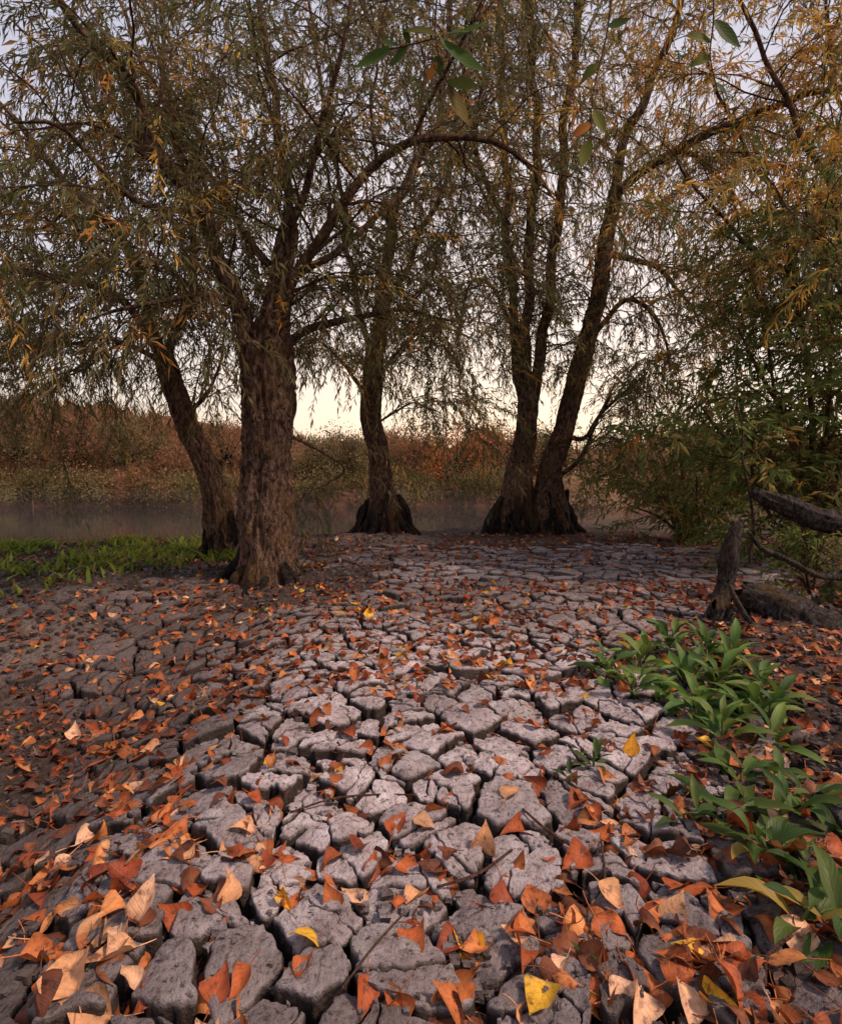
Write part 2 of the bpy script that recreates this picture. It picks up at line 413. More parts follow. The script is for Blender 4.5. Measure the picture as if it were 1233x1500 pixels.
# ------------------------------------------------------------------ fallen leaves
FT = [0, .06, .16, .28, .42, .58, .74, .88, 1.0]
FW = [.10, .62, .95, 1.0, .84, .58, .32, .13, .01]
FS = [-1, -.55, 0, .55, 1]
def leaf_mesh(Ln, W, Rx, Ry, fold, tw, ts=FT, ws=FW, ss=FS, stalk=True, rip=0.005):
    V = []; U = []; sd = R(0, 99)
    for t, w in zip(ts, ws):
        for s in ss:
            x = s*w*W; y = (t-0.42)*Ln
            xx = Rx*math.sin(x/Rx); z = Rx*(1-math.cos(x/Rx)) + fold*abs(x)
            yy = Ry*math.sin(y/Ry); z += Ry*(1-math.cos(y/Ry))
            a = tw*y/Ln; xx, z = xx*math.cos(a)-z*math.sin(a), xx*math.sin(a)+z*math.cos(a)
            q = noise.noise_vector(Vector((x*38+sd, y*38, 0)))*rip
            V.append((xx+q.x*.7, yy+q.y*.7, z+q.z)); U.append((t, 0.5+0.5*s, 0))
    m = len(ss); Fc = [(a*m+b, a*m+b+1, (a+1)*m+b+1, (a+1)*m+b) for a in range(len(ts)-1) for b in range(m-1)]
    if stalk:
        p0 = np.array(V[m//2]); l = Ln*R(.35, .6); bx, bz = R(-.3, .3)*l, R(-.1, .35)*l
        P = [(*p0, .0011), (p0[0]+bx*.3, p0[1]-l*.5, p0[2]+bz*.2, .0009), (p0[0]+bx, p0[1]-l, p0[2]+bz, .0008)]
        tv, tf = tube(catmull(P, l/3), 3, cap=False); n = len(V); V += tv; Fc += [tuple(i+n for i in f) for f in tf]; U += [(0.5, 0.5, 0)]*len(tv)
    return V, Fc, U
PAL = {'rust': [(0.36, 0.08, 0.024), (0.41, 0.10, 0.028), (0.27, 0.055, 0.022), (0.45, 0.13, 0.038)],
       'orange': [(0.54, 0.185, 0.058), (0.60, 0.23, 0.078), (0.48, 0.15, 0.048)],
       'tan': [(0.68, 0.37, 0.20), (0.72, 0.42, 0.26), (0.60, 0.30, 0.15)],
       'yellow': [(0.72, 0.37, 0.025), (0.77, 0.43, 0.04), (0.68, 0.31, 0.025)],
       'brown': [(0.19, 0.06, 0.028), (0.14, 0.042, 0.021), (0.24, 0.08, 0.038)]}
LIB = {}
def new_leaf_data(cls, curl=1.0, Ln=None):
    Ln = Ln or R(.044, .064); W = Ln*R(.34, .47)
    V, Fc, U = leaf_mesh(Ln, W, R(.012, .045)/curl, random.choice([-1, 1])*R(.02, .08)/curl, R(0, .45), R(-1.6, 1.6))
    c = np.array(random.choice(PAL[cls]))*R(.8, 1.15)
    C = []
    for i in range(len(V)):
        k = U[i]; e = abs(k[1]-.5)*2
        C.append(tuple(c*(1.08-0.45*e*e*R(.3, 1))))
    return V, Fc, U, C
def leaf_me(V, Fc, U, C, mat=None, name='fallen_leaf'):
    me = bpy.data.meshes.new(name); me.from_pydata(V, [], Fc)
    for nm, D in (('Col', C), ('leafuv', U)):
        ca = me.color_attributes.new(nm, 'FLOAT_COLOR', 'POINT'); ca.data.foreach_set('color', np.hstack([np.array(D, np.float32), np.ones((len(D), 1), np.float32)]).ravel())
    me.polygons.foreach_set('use_smooth', [True]*len(me.polygons)); me.materials.append(mat or FLEAF); me.update(); return me
for cls, n in (('rust', 18), ('orange', 12), ('tan', 10), ('yellow', 4), ('brown', 8)):
    LIB[cls] = []
    for _ in range(n):
        d = new_leaf_data(cls, R(.7, 1.3)); LIB[cls].append((d, leaf_me(*d)))
IDX = [0, 2, 4, 20, 22, 24, 40, 42, 44, 32]
def place(V, x, y, yaw, tilt, flip, sc, q=0.7):
    """matrix resting the leaf on what lies under it"""
    e = 0.02; gx = (surf(x+e, y)-surf(x-e, y))/(2*e); gy = (surf(x, y+e)-surf(x, y-e))/(2*e)
    nrm = Vector((-max(-1.2, min(1.2, gx))*.7, -max(-1.2, min(1.2, gy))*.7, 1)).normalized()
    M = nrm.rotation_difference(Vector((0, 0, 1))).inverted().to_matrix() @ Matrix.Rotation(yaw, 3, 'Z') @ Matrix.Rotation(tilt, 3, 'X')
    if flip: M = M @ Matrix.Rotation(math.pi, 3, 'Y')
    M = M*sc; lifts = []
    for i in IDX:
        v = M @ Vector(V[i]); lifts.append(surf(x+v.x, y+v.y)-v.z)
    lifts.sort(); z = lifts[int(q*(len(lifts)-1))]+0.002
    return Matrix.Translation((x, y, z)) @ M.to_4x4()
cand = []
def dens(x, y):
    n = noise.noise(Vector((x*2.2, y*2.2, 51)))*0.5+0.6*noise.noise(Vector((x*5, y*5, 8)))
    px, py, dep = to_px((x, y, 0))
    d = 0.66+1.0*n; b = 0
    if px > 980 and py > 1000: b += 0.6
    if px < 290 and 950 < py < 1300: b += 0.6
    if py > 1400: b += 0.12
    if 855 < py < 1010: b += 0.95
    if py <= 855: d = 0.62+0.7*n
    if 560 < px < 1000 and 800 < py < 850: d -= .1
    if px < 120 and 850 < py < 950: d -= .5
    return d+b, b > .3
tries = 0
while len(cand) < 8000 and tries < 120000:
    tries += 1
    y = 0.45+5.4*random.random()**1.3; x = R(-1, 1)*(0.8*y+0.35)
    d, heap = dens(x, y)
    if y < 3.5:
        crack = surf(x, y) < gz(x, y)-0.024
        d *= 2.3 if crack else (.5 if heap else .24)
    if random.random() > d: continue
    big = y < 0.95
    cls = random.choices(['rust', 'orange', 'tan', 'yellow', 'brown'], [9, 2.8, (6 if x < -.2 else 2.4) if big else 1.5, .25, 4.6])[0]
    cand.append((x, y, cls, R(.75, 1.12) if big else R(.65, 1.1)))
def vis(c):
    px, py, dep = to_px((c[0], c[1], 0))
    return c[3]/dep if (10 < px < 1223 and 690 < py < 1490) else -dep
cand.sort(key=lambda c: -vis(c))
LAB = {'rust': ('curled rust red dry leaf lying on the cracked mud', 'rust red fallen leaves'),
       'orange': ('curled bright orange dry leaf lying on the cracked mud', 'orange fallen leaves'),
       'tan': ('pale tan dry leaf lying on the cracked mud', 'tan fallen leaves'),
       'yellow': ('small yellow fallen leaf lying on the cracked mud', 'yellow fallen leaves'),
       'brown': ('shrivelled dark brown leaf lying in the mud cracks', 'dark brown fallen leaves')}
hand = [(925, 1105, 'yellow', .058, -.4, 1.0, 'upright bright yellow leaf beside the green weeds, left of its yellow neighbour'),
        (1030, 1098, 'yellow', .056, 1.5, .7, 'yellow leaf folded over at the foot of the green weed clump'),
        (105, 1425, 'tan', .078, .6, .15, 'largest pale tan leaf in the pile at the lower left corner'),
        (165, 1452, 'tan', .072, 2.2, .1, 'spotted tan leaf overlapping the leaf pile at the lower left corner'),
        (215, 1385, 'tan', .065, -.3, .9, 'pale curled leaf standing up above the lower left leaf pile'),
        (518, 1345, 'tan', .05, 1.2, .2, 'flat peach coloured leaf with a pointed tip, bottom centre left'),
        (355, 1207, 'tan', .048, 2.0, .3, 'peach coloured leaf lying flat on mud left of the wide pale slab'),
        (108, 1052, 'tan', .07, .2, .8, 'pale peach leaf standing upright near the left edge'),
        (685, 1412, 'yellow', .058, .9, .2, 'golden brown leaf flat on the ground at bottom centre'),
        (790, 1458, 'yellow', .066, 2.6, .15, 'big golden leaf with dark spots at the bottom edge'),
        (870, 1450, 'orange', .058, .3, .2, 'orange leaf right of the big golden leaf at the bottom edge'),
        (895, 1203, 'tan', .05, 1.7, .4, 'peach leaf resting on mud at the left of the lower weed clump'),
        (708, 1235, 'tan', .06, -.1, 1.1, 'pale peach leaf standing on edge in a crack at centre'),
        (885, 1135, 'orange', .055, .7, .9, 'orange leaf propped against the upright yellow leaf'),
        (1150, 1425, 'orange', .06, 1.1, .3, 'orange leaf near a bent twig at the lower right'),
        (238, 1152, 'orange', .048, 1.9, .4, 'orange leaf lying across a tilted slab at left'),
        (315, 1040, 'rust', .06, 2.4, .5, 'red orange curled leaf on the slabs at upper left foreground'),
        (380, 1245, 'rust', .06, .5, .3, 'dark red leaf flat on a slab left of centre'),
        (1010, 1482, 'tan', .06, 2.9, .2, 'peach leaf at the bottom edge towards the right corner'),
        (540, 897, 'yellow', .07, .4, .5, 'yellow leaf on the far mud, right one of a bright pair'),
        (518, 884, 'yellow', .07, 2.1, .4, 'yellow leaf on the far mud, left one of a bright pair'),
        (740, 972, 'yellow', .06, 1.2, .5, 'lone yellow leaf on the mud in the middle distance'),
        (700, 1390, 'orange', .05, 2.0, .4, 'orange leaf behind the golden brown leaf at bottom centre'),
        (400, 1180, 'orange', .05, .2, .4, 'orange leaf just beside the flat peach leaf at centre left'),
        (130, 1450, 'tan', .07, 1.4, .1, 'lowest tan leaf under the pile at the lower left corner')]
for px, py, cls, Ln, yaw, tilt, lab in hand:
    p = hit(px, py, 0.0); p = hit(px, py, surf(p.x, p.y)+0.01)
    d = new_leaf_data(cls, .55, Ln); me = leaf_me(*d); o = bpy.data.objects.new('fallen_leaf', me); col.objects.link(o)
    o.matrix_world = place(d[0], p.x, p.y, yaw, tilt, False, 1.0, 0.8); tag(o, lab, 'leaf', 'single leaves that stand out on the mud')
NI = 300-len(hand)
SV = []; SF = []; SC = []; SU = []; cnt = 0; ni = 0
for n_, (x, y, cls, sc) in enumerate(cand):
    d, me = random.choice(LIB[cls])
    crack = y < 3.5 and surf(x, y) < gz(x, y)-0.024
    til = R(-1.1, 1.1) if crack else R(-.5, .5)
    M = place(d[0], x, y, R(0, 6.283), til, random.random() < .4, sc, 0.45 if crack else 0.75)
    deep = crack and M.translation.z < gz(x, y)-.028
    if ni < NI and vis((x, y, cls, sc)) > 0 and not deep:
        ni += 1
        o = bpy.data.objects.new('fallen_leaf', me); col.objects.link(o); o.matrix_world = M; tag(o, LAB[cls][0], 'leaf', LAB[cls][1])
    else:
        A = np.array(M); V = np.array(d[0])@A[:3, :3].T+A[:3, 3]; b = cnt; cnt += len(V)
        SV.append(V); SF += [tuple(i+b for i in f) for f in d[1]]; SC.append(np.array(d[3])*R(.6, 1.1)); SU += d[2]
me = leaf_me(np.vstack(SV).tolist(), SF, SU, np.vstack(SC).tolist()); me.name = 'leaf_litter'
o = bpy.data.objects.new('leaf_litter', me); col.objects.link(o); tag(o, 'orange and brown leaf litter scattered over the mud towards the trees', 'leaf litter', kind='stuff')

# ------------------------------------------------------------------ willow trees
def unit(v): 
    l = math.sqrt(v[0]**2+v[1]**2+v[2]**2)+1e-9; return (v[0]/l, v[1]/l, v[2]/l)
def rdir():
    while True:
        v = (R(-1, 1), R(-1, 1), R(-1, 1)); l = v[0]**2+v[1]**2+v[2]**2
        if .05 < l < 1: return unit(v)
class Foliage:
    def __init__(s): s.P = []; s.D = []; s.L = []; s.C = []
    def leaf(s, p, d, l, c): s.P.append(p); s.D.append(d); s.L.append(l); s.C.append(c)
    def arrays(s, wr=.17):
        P = np.array(s.P); D = np.array(s.D); D /= np.linalg.norm(D, axis=1)[:, None]+1e-9; Ln = np.array(s.L)[:, None]
        Rn = np.random.normal(size=P.shape); S = np.cross(D, Rn); S /= np.linalg.norm(S, axis=1)[:, None]+1e-9
        W = Ln*wr*np.random.uniform(.75, 1.2, (len(P), 1)); N_ = np.cross(S, D)
        a = P; b = P+D*Ln*.42+S*W*.5+N_*Ln*.06; c = P+D*Ln-np.array([[0, 0, 1]])*Ln*.1; d = P+D*Ln*.42-S*W*.5+N_*Ln*.06
        V = np.stack([a, b, c, d], 1).reshape(-1, 3); Fq = np.arange(len(V)).reshape(-1, 4)
        return V, Fq, np.repeat(np.array(s.C), 4, axis=0)
def grow(p, d, ln, steps, grav, wob, r0, r1):
    out = [(*p, r0)]; d = list(d); h = ln/steps
    for k in range(steps):
        q = rdir(); d = unit((d[0]+q[0]*wob, d[1]+q[1]*wob, d[2]+q[2]*wob-grav*(0.4+k/steps)))
        p = (p[0]+d[0]*h, p[1]+d[1]*h, p[2]+d[2]*h); out.append((*p, r0+(r1-r0)*(k+1)/steps))
    return out
def inframe(p, mg=120):
    x, y, dep = to_px(p); return -mg < x < 1233+mg and -mg < y and dep > .6
NL = {}
def foliate(limb, fol, tw, colf, f0=.10, sp=.085, blen=(.5, 1.3), tlen=(.22, .56), tsp=.046, lsp=.0165, ll=(.042, .074), up=.3, grav=.15, tgrav=.24, minY=1.8, low=True):
    n = len(limb); T = np.gradient(limb[:, :3], axis=0); s = 0; nxt = 0; tot = np.linalg.norm(np.diff(limb[:, :3], axis=0), axis=1).sum()
    for i in range(n):
        if i: s += np.linalg.norm(limb[i, :3]-limb[i-1, :3])
        if s < f0*tot or s < nxt: continue
        nxt = s+sp*R(.5, 1.5); t = unit(T[i]); q = rdir()
        d = unit((q[0]+t[0]*.7, q[1]*.9+t[1]*.7, q[2]*.7+t[2]*.5+up)); r = min(limb[i, 3]*.42, R(.005, .012))
        br = grow(tuple(limb[i, :3]), d, R(*blen), 9, grav, .28, r, .0018)
        if not inframe(br[4]): continue
        if low and min(b[2] for b in br) < .85 and br[-1][1] < 3.6: continue
        tv, tf = tube(br, 5, cap=False); tw.add(tv, tf)
        B = catmull(br, .04); ts = 0; tn = 0.08
        TB = np.gradient(B[:, :3], axis=0)
        for k in range(len(B)):
            if k: ts += np.linalg.norm(B[k, :3]-B[k-1, :3])
            if ts < tn and k < len(B)-1: continue
            tn = ts+tsp*R(.6, 1.4); q = rdir(); t2 = unit(TB[k]); p0 = tuple(B[k, :3])
            if p0[1] < minY or (low and p0[2] < 1.15 and p0[1] < 3.4): continue
            d2 = unit((q[0]*.8+t2[0]*.7, q[1]*.8+t2[1]*.7, q[2]*.6+t2[2]*.5-.1)); l2 = R(*tlen)
            g = grow(p0, d2, l2, 5, tgrav, .18, .0017, .0007); tv, tf = tube(g, 3, cap=False); tw.add(tv, tf)
            G = np.array(g); cc = colf(p0); m = max(4, int(l2/lsp))
            for e in range(m):
                f = (e+R(.2, 1))/m*5; a = min(4, int(f)); f -= a
                pp = G[a, :3]*(1-f)+G[a+1, :3]*f; t3 = unit(G[a+1, :3]-G[a, :3]); q = rdir(); k2 = R(.7, 1.3)
                fol.leaf((pp[0], pp[1], pp[2]), (t3[0]*.7+q[0]*.65, t3[1]*.7+q[1]*.65, t3[2]*.7+q[2]*.55-.25), R(*ll), (cc[0]*k2*R(.9, 1.1), cc[1]*k2, cc[2]*k2))
def pxpath(pts, r0, r1):
    n = len(pts); out = []
    for i, (a, b, Y) in enumerate(pts):
        p = at(a, b, Y); out.append((p.x, p.y, p.z, r0+(r1-r0)*i/(n-1)))
    return out
OLIVE = [(0.145, 0.134, 0.055), (0.17, 0.138, 0.06), (0.195, 0.138, 0.065), (0.12, 0.122, 0.053), (0.21, 0.155, 0.08)]
AMBER = [(0.48, 0.25, 0.06), (0.55, 0.31, 0.07), (0.42, 0.20, 0.055), (0.34, 0.24, 0.075), (0.57, 0.36, 0.09), (0.30, 0.24, 0.08)]
def colf_mix(base):
    def f(p):
        k = base+0.72*sstep(1.4, 4.2, p[0]+0.45*(p[2]-1.5))+R(-.12, .12)
        return random.choice(AMBER) if random.random() < k else random.choice(OLIVE)
    return f
def tree(name, label, cat, trunks, limbs, colf, roots, lr=1.0, tb=.016, dk=1.0, **kw):
    base = trunks[0][0]; b0 = (base[0], base[1], gz(base[0], base[1]))
    root = empty(name, b0); tag(root, label, cat)
    for ti, tr in enumerate(trunks):
        P = catmull(tr, .014)
        for i in range(len(P)):
            q = noise.noise_vector(Vector(P[i, :3])*2.2)*.045*min(1, i/20); P[i, 0] += q.x; P[i, 1] += q.y
        V, Fc = tube(P, 80, bark=tb, seed=ti*7.3+base[0]*3, gn=.22)
        mesh('trunk', V, Fc, BARK, root, origin=b0)
    if roots:
        A = Acc()
        for (x, y, r, h, n) in roots:
            for k in range(n):
                a = 2*math.pi*(k+R(-.35, .35))/n; ca, sa = math.cos(a), math.sin(a); e = R(1.0, 1.5); z0 = gz(x, y); hh = h*R(.4, 1.35)
                rr = R(.010, .032)*r/.2
                P = [(x+ca*r*.68, y+sa*r*.68, z0+hh, rr*.6), (x+ca*r*.96, y+sa*r*.96, z0+hh*R(.45, .65), rr), (x+ca*r*1.14, y+sa*r*1.14, z0+hh*.2, rr), (x+ca*r*e*1.2, y+sa*r*e*1.2, gz(x+ca*r*e*1.2, y+sa*r*e*1.2)-.03, rr*.6)]
                P = catmull(P, .02)
                for i in range(len(P)): P[i, :3] += np.array(noise.noise_vector(Vector(P[i, :3])*9+Vector((k, 0, 0))))*.035
                A.add(*tube(P, 9, bark=.005, seed=k*3.1))
        mesh('roots', A.V, A.F, BARK2, root, origin=b0)
    fol = Foliage(); tw = Acc()
    for pts, r0, r1, k in limbs:
        r0 *= lr; r1 *= lr
        P = catmull(pxpath(pts, r0, r1), .03)
        for i in range(len(P)):
            q = noise.noise_vector(Vector(P[i, :3])*2.6)*min(.065, .5*P[i, 3]+.04)*min(1, i/12); P[i, :3] += np.array(q)
        V, Fc = tube(P, 18 if r0 > .03 else 9, bark=.10*r0, seed=r0*100, fx=50, fz=9); mesh('limb', V, Fc, BARK, root, origin=b0)
        if k > 0: foliate(P, fol, tw, colf, sp=.085/(k*dk), **kw)
    if tw.V: mesh('twigs', tw.V, tw.F, TWIG, root, origin=b0)
    V, Fq, C = fol.arrays(); mesh('crown', V, Fq, WLEAF, root, colr=C, smooth=False, origin=b0)
    NL[label[:20]] = len(fol.P); return root

def tp(l):   # trunk: (px, py, Y, r)
    out = []
    for a, b, Y, r in l:
        p = at(a, b, Y); out.append((p.x, p.y, p.z, r))
    f = out[0]; return [(f[0], f[1], f[2]-.15, f[3]*1.1)]+out
tA = tp([(393, 860, 3.3, .205), (392, 825, 3.3, .17), (390, 770, 3.3, .147), (390, 700, 3.3, .131), (388, 620, 3.3, .127), (393, 560, 3.3, .138), (400, 510, 3.3, .13), (410, 455, 3.3, .075), (415, 400, 3.3, .052), (425, 330, 3.35, .038)])
limbsA = [([(378, 600, 3.3), (362, 500, 3.28), (340, 410, 3.25), (290, 310, 3.1), (240, 230, 3.0), (190, 130, 2.9), (120, 40, 2.8), (60, -60, 2.7)], .115, .014, .95),
          ([(415, 400, 3.3), (425, 330, 3.35), (405, 200, 3.4), (385, 60, 3.4), (370, -80, 3.4)], .06, .018, .85),
          ([(405, 520, 3.3), (440, 400, 3.25), (485, 320, 3.2), (555, 240, 3.2), (640, 202, 3.2), (720, 206, 3.25), (775, 245, 3.3), (800, 290, 3.3)], .06, .010, .75),
          ([(405, 530, 3.3), (450, 485, 3.4), (520, 465, 3.6), (600, 455, 3.8), (690, 470, 4.0)], .055, .008, .95),
          ([(405, 400, 3.3), (300, 250, 3.6), (210, 90, 3.8), (160, -40, 3.9)], .045, .012, .85),
          ([(410, 380, 3.3), (470, 220, 3.1), (500, 80, 2.9), (520, -60, 2.8)], .045, .01, .75),
          ([(440, 400, 3.25), (540, 330, 3.5), (600, 250, 3.7), (620, 120, 3.9), (600, -20, 4.0)], .04, .01, .6),
          ([(360, 450, 3.25), (300, 430, 2.9), (220, 440, 2.6), (140, 470, 2.5)], .035, .008, .8),
          ([(290, 310, 3.1), (200, 290, 2.8), (100, 200, 2.6), (20, 180, 2.5)], .03, .008, .8),
          ([(240, 230, 3.0), (160, 190, 3.2), (80, 90, 3.4), (10, 20, 3.5)], .03, .008, .8),
          ([(350, 440, 3.25), (310, 380, 3.5), (330, 250, 3.7), (300, 120, 3.8), (310, -20, 3.9)], .03, .008, .6),
          ([(600, 215, 3.2), (640, 120, 3.0), (690, 20, 2.8), (720, -60, 2.7)], .02, .008, .55),
          ([(430, 640, 3.3), (480, 665, 3.4), (500, 690, 3.5), (460, 720, 3.5)], .02, .008, .3)]
tree('willow_tree', 'stout furrowed willow with the widest trunk, nearest tree on the left', 'tree', [tA], limbsA, colf_mix(.10), [(tA[1][0], tA[1][1], .19, .16, 14)], lr=.55, tb=.026)
tB = tp([(330, 800, 4.2, .14), (322, 740, 4.2, .102), (300, 680, 4.15, .078), (272, 620, 4.1, .068), (250, 560, 4.05, .063), (238, 515, 4.0, .05)])
limbsB = [([(240, 530, 4.0), (215, 440, 3.9), (180, 350, 3.8), (110, 285, 3.6), (40, 200, 3.5), (-40, 110, 3.4)], .06, .014, 1),
          ([(243, 540, 4.0), (190, 445, 3.8), (110, 412, 3.6), (0, 400, 3.4), (-90, 410, 3.3)], .045, .012, 1.15),
          ([(240, 530, 4.0), (290, 420, 4.2), (270, 300, 4.4), (250, 150, 4.6), (230, -30, 4.7)], .05, .016, .8),
          ([(240, 530, 4.0), (180, 500, 4.3), (90, 500, 4.6), (-20, 530, 4.8)], .035, .01, 1.4),
          ([(110, 285, 3.6), (60, 330, 3.8), (-20, 330, 4.0)], .02, .008, 1),
          ([(180, 500, 4.3), (120, 540, 4.5), (60, 570, 4.6)], .016, .006, 1.5),
          ([(270, 610, 4.1), (310, 560, 4.3), (330, 480, 4.5)], .03, .008, 1)]
tree('willow_tree', 'crooked willow leaning to the left, standing behind the stout trunk', 'tree', [tB], limbsB, colf_mix(.05), [(tB[1][0], tB[1][1], .14, .25, 16)], lr=.65)
tC = tp([(562, 785, 5.5, .24), (562, 755, 5.5, .18), (558, 715, 5.5, .118), (551, 650, 5.5, .092), (544, 590, 5.5, .088), (546, 540, 5.5, .082), (555, 490, 5.5, .067), (562, 420, 5.5, .054)])
limbsC = [([(562, 420, 5.5), (572, 340, 5.4), (605, 250, 5.2), (640, 190, 5.0), (655, 80, 4.9), (665, -60, 4.8)], .08, .03, .95),
          ([(548, 545, 5.5), (530, 470, 5.6), (512, 380, 5.7), (500, 270, 5.8), (470, 130, 5.9), (450, -30, 6)], .05, .02, .95),
          ([(555, 480, 5.5), (600, 380, 5.6), (640, 290, 5.7), (690, 190, 5.8), (720, 50, 5.9)], .05, .015, .95),
          ([(550, 560, 5.5), (600, 500, 5.4), (650, 480, 5.3), (700, 500, 5.2)], .03, .008, 1.4),
          ([(552, 620, 5.5), (600, 590, 5.4), (640, 600, 5.3)], .02, .008, 1.3),
          ([(546, 590, 5.5), (500, 530, 5.4), (460, 500, 5.3), (430, 520, 5.2)], .03, .008, 1.5)]
tree('willow_tree', 'slim willow with a flared dark root base, between the stout tree and the twin trunks', 'tree', [tC], limbsC, colf_mix(.12), [(tC[1][0], tC[1][1], .23, .28, 28)], lr=.65)
tD1 = tp([(752, 780, 5.9, .26), (754, 750, 5.9, .20), (764, 690, 5.9, .124), (772, 630, 5.9, .10), (775, 575, 5.9, .094), (776, 545, 5.9, .072)])
tD2 = tp([(802, 782, 5.85, .26), (800, 745, 5.85, .19), (810, 690, 5.85, .114), (826, 620, 5.85, .094), (850, 540, 5.85, .086), (872, 450, 5.8, .074), (890, 350, 5.8, .067), (900, 280, 5.75, .062)])
limbsD = [([(768, 600, 5.9), (755, 500, 5.9), (747, 390, 5.9), (742, 280, 5.95), (738, 150, 6), (730, -30, 6)], .055, .02, .75),
          ([(773, 580, 5.9), (770, 470, 5.85), (780, 330, 5.8), (786, 200, 5.75), (776, 60, 5.7), (768, -70, 5.7)], .06, .024, .8),
          ([(780, 590, 5.9), (798, 460, 5.9), (815, 320, 5.9), (826, 200, 5.9), (842, 60, 5.9), (855, -70, 5.9)], .06, .024, .9),
          ([(898, 290, 5.75), (915, 205, 5.7), (950, 130, 5.6), (990, 30, 5.5), (1015, -70, 5.5)], .05, .02, 1.05),
          ([(900, 285, 5.75), (940, 252, 5.5), (1000, 217, 5.2), (1100, 172, 4.7), (1180, 142, 4.4), (1290, 105, 4.1)], .045, .016, 1.05),
          ([(885, 370, 5.8), (940, 380, 6.0), (990, 420, 6.2), (1030, 480, 6.3)], .035, .01, 1.4),
          ([(828, 640, 5.85), (860, 640, 5.7), (890, 600, 5.6), (950, 545, 5.5)], .030, .008, 1),
          ([(815, 700, 5.85), (850, 670, 5.75), (875, 625, 5.7), (900, 560, 5.7)], .028, .008, .9),
          ([(860, 500, 5.8), (920, 440, 5.6), (960, 470, 5.4), (980, 540, 5.3)], .03, .008, 1.5),
          ([(757, 490, 5.9), (720, 420, 6.0), (690, 420, 6.1), (670, 480, 6.2)], .025, .008, 1.2),
          ([(1000, 217, 5.2), (1060, 260, 5.2), (1110, 340, 5.2)], .022, .008, 1.0),
          ([(745, 330, 5.9), (700, 230, 5.6), (680, 120, 5.4), (690, -20, 5.3)], .03, .01, .95)]
tree('willow_tree', 'twin-trunked tall willow rising from a shared dark root mass, right of centre', 'tree', [tD1, tD2], limbsD, colf_mix(.16),
     [(tD1[1][0], tD1[1][1], .25, .33, 30), (tD2[1][0], tD2[1][1], .24, .33, 30)])
# autumn coloured tree at the right edge
DG = [(0.115, 0.15, 0.042), (0.14, 0.165, 0.05), (0.19, 0.175, 0.06), (0.165, 0.20, 0.056)]
tE = tp([(1370, 850, 3.9, .12), (1350, 700, 3.9, .09), (1320, 560, 3.9, .08), (1290, 450, 3.9, .06)])
limbsE = [([(1290, 460, 3.9), (1240, 330, 3.8), (1180, 200, 3.6), (1120, 80, 3.5), (1070, -60, 3.4)], .025, .008, .85),
          ([(1300, 500, 3.9), (1180, 430, 3.7), (1090, 350, 3.6), (1020, 270, 3.5), (990, 220, 3.5)], .018, .005, .7),
          ([(1290, 460, 3.9), (1280, 300, 4.2), (1230, 120, 4.4), (1200, -60, 4.5)], .025, .008, .9),
          ([(1300, 470, 3.9), (1230, 380, 4.6), (1130, 280, 4.9), (1060, 150, 5.0), (1020, 40, 5.0)], .025, .008, .8),
          ([(1320, 560, 3.9), (1240, 430, 3.4), (1190, 330, 3.2)], .018, .006, .9),
          ([(1310, 540, 3.9), (1230, 500, 4.2), (1150, 500, 4.4), (1070, 520, 4.6)], .02, .007, 1.0)]
def colE(p):
    px, py, dep = to_px(p); k = sstep(500, 220, py)
    return random.choice(AMBER) if random.random() < .12+.7*k else random.choice(OLIVE+DG)
tree('autumn_tree', 'amber leaved tree reaching in over the right edge', 'tree', [tE], limbsE, colE, None, grav=.08, tgrav=.16, ll=(.045, .08), tsp=.05)
# shrubs on the right
def shrub(name, label, basepx, Y, stems, colf, **kw):
    b = at(basepx[0], basepx[1], Y); b0 = (b.x, b.y, gz(b.x, b.y)); root = empty(name, b0); tag(root, label, 'shrub')
    fol = Foliage(); tw = Acc(); st_ = Acc()
    for pts, r0, r1 in stems:
        P = catmull([(*b0[:2], b0[2]-.05, r0)]+pxpath(pts, r0, r1), .04); st_.add(*tube(P, 8, bark=.0015, cap=False))
        foliate(P, fol, tw, colf, f0=.08, low=False, **kw)
    mesh('stems', st_.V, st_.F, TWIG, root, origin=b0); mesh('twigs', tw.V, tw.F, TWIG, root, origin=b0)
    V, Fq, C = fol.arrays(.26); mesh('foliage', V, Fq, WLEAF, root, colr=C, smooth=False, origin=b0); NL[label[:20]] = len(fol.P)
kwS = dict(sp=.075, blen=(.3, .8), tlen=(.15, .35), tsp=.058, lsp=.022, ll=(.05, .085), up=.35, grav=.05, tgrav=.06)
def colG(p):
    return random.choice(AMBER[2:]) if random.random() < .10+.35*sstep(1.3, 2.6, p[2]) else random.choice(DG)
shrub('willow_shrub', 'tall dark green shrub filling the right edge above the fallen logs', (1180, 800), 3.7,
      [([(1170, 650, 3.7), (1120, 560, 3.6), (1080, 480, 3.5)], .018, .006), ([(1190, 650, 3.7), (1180, 520, 3.7), (1160, 400, 3.6), (1150, 330, 3.6)], .02, .006),
       ([(1230, 680, 3.6), (1250, 560, 3.5), (1240, 420, 3.4), (1220, 300, 3.4)], .018, .006), ([(1130, 700, 3.6), (1070, 650, 3.5), (1030, 600, 3.4)], .014, .005),
       ([(1240, 700, 3.5), (1290, 600, 3.3), (1310, 500, 3.2)], .014, .005), ([(1210, 720, 3.9), (1220, 620, 4.1), (1200, 500, 4.2)], .016, .005),
       ([(1200, 700, 3.6), (1215, 560, 3.4), (1210, 380, 3.3), (1190, 260, 3.3)], .016, .005), ([(1120, 740, 3.8), (1100, 680, 3.8), (1110, 600, 3.8)], .012, .005),
       ([(1180, 700, 3.9), (1140, 600, 4.0), (1120, 480, 4.0), (1100, 400, 4.0)], .016, .005)],
      colG, **kwS)
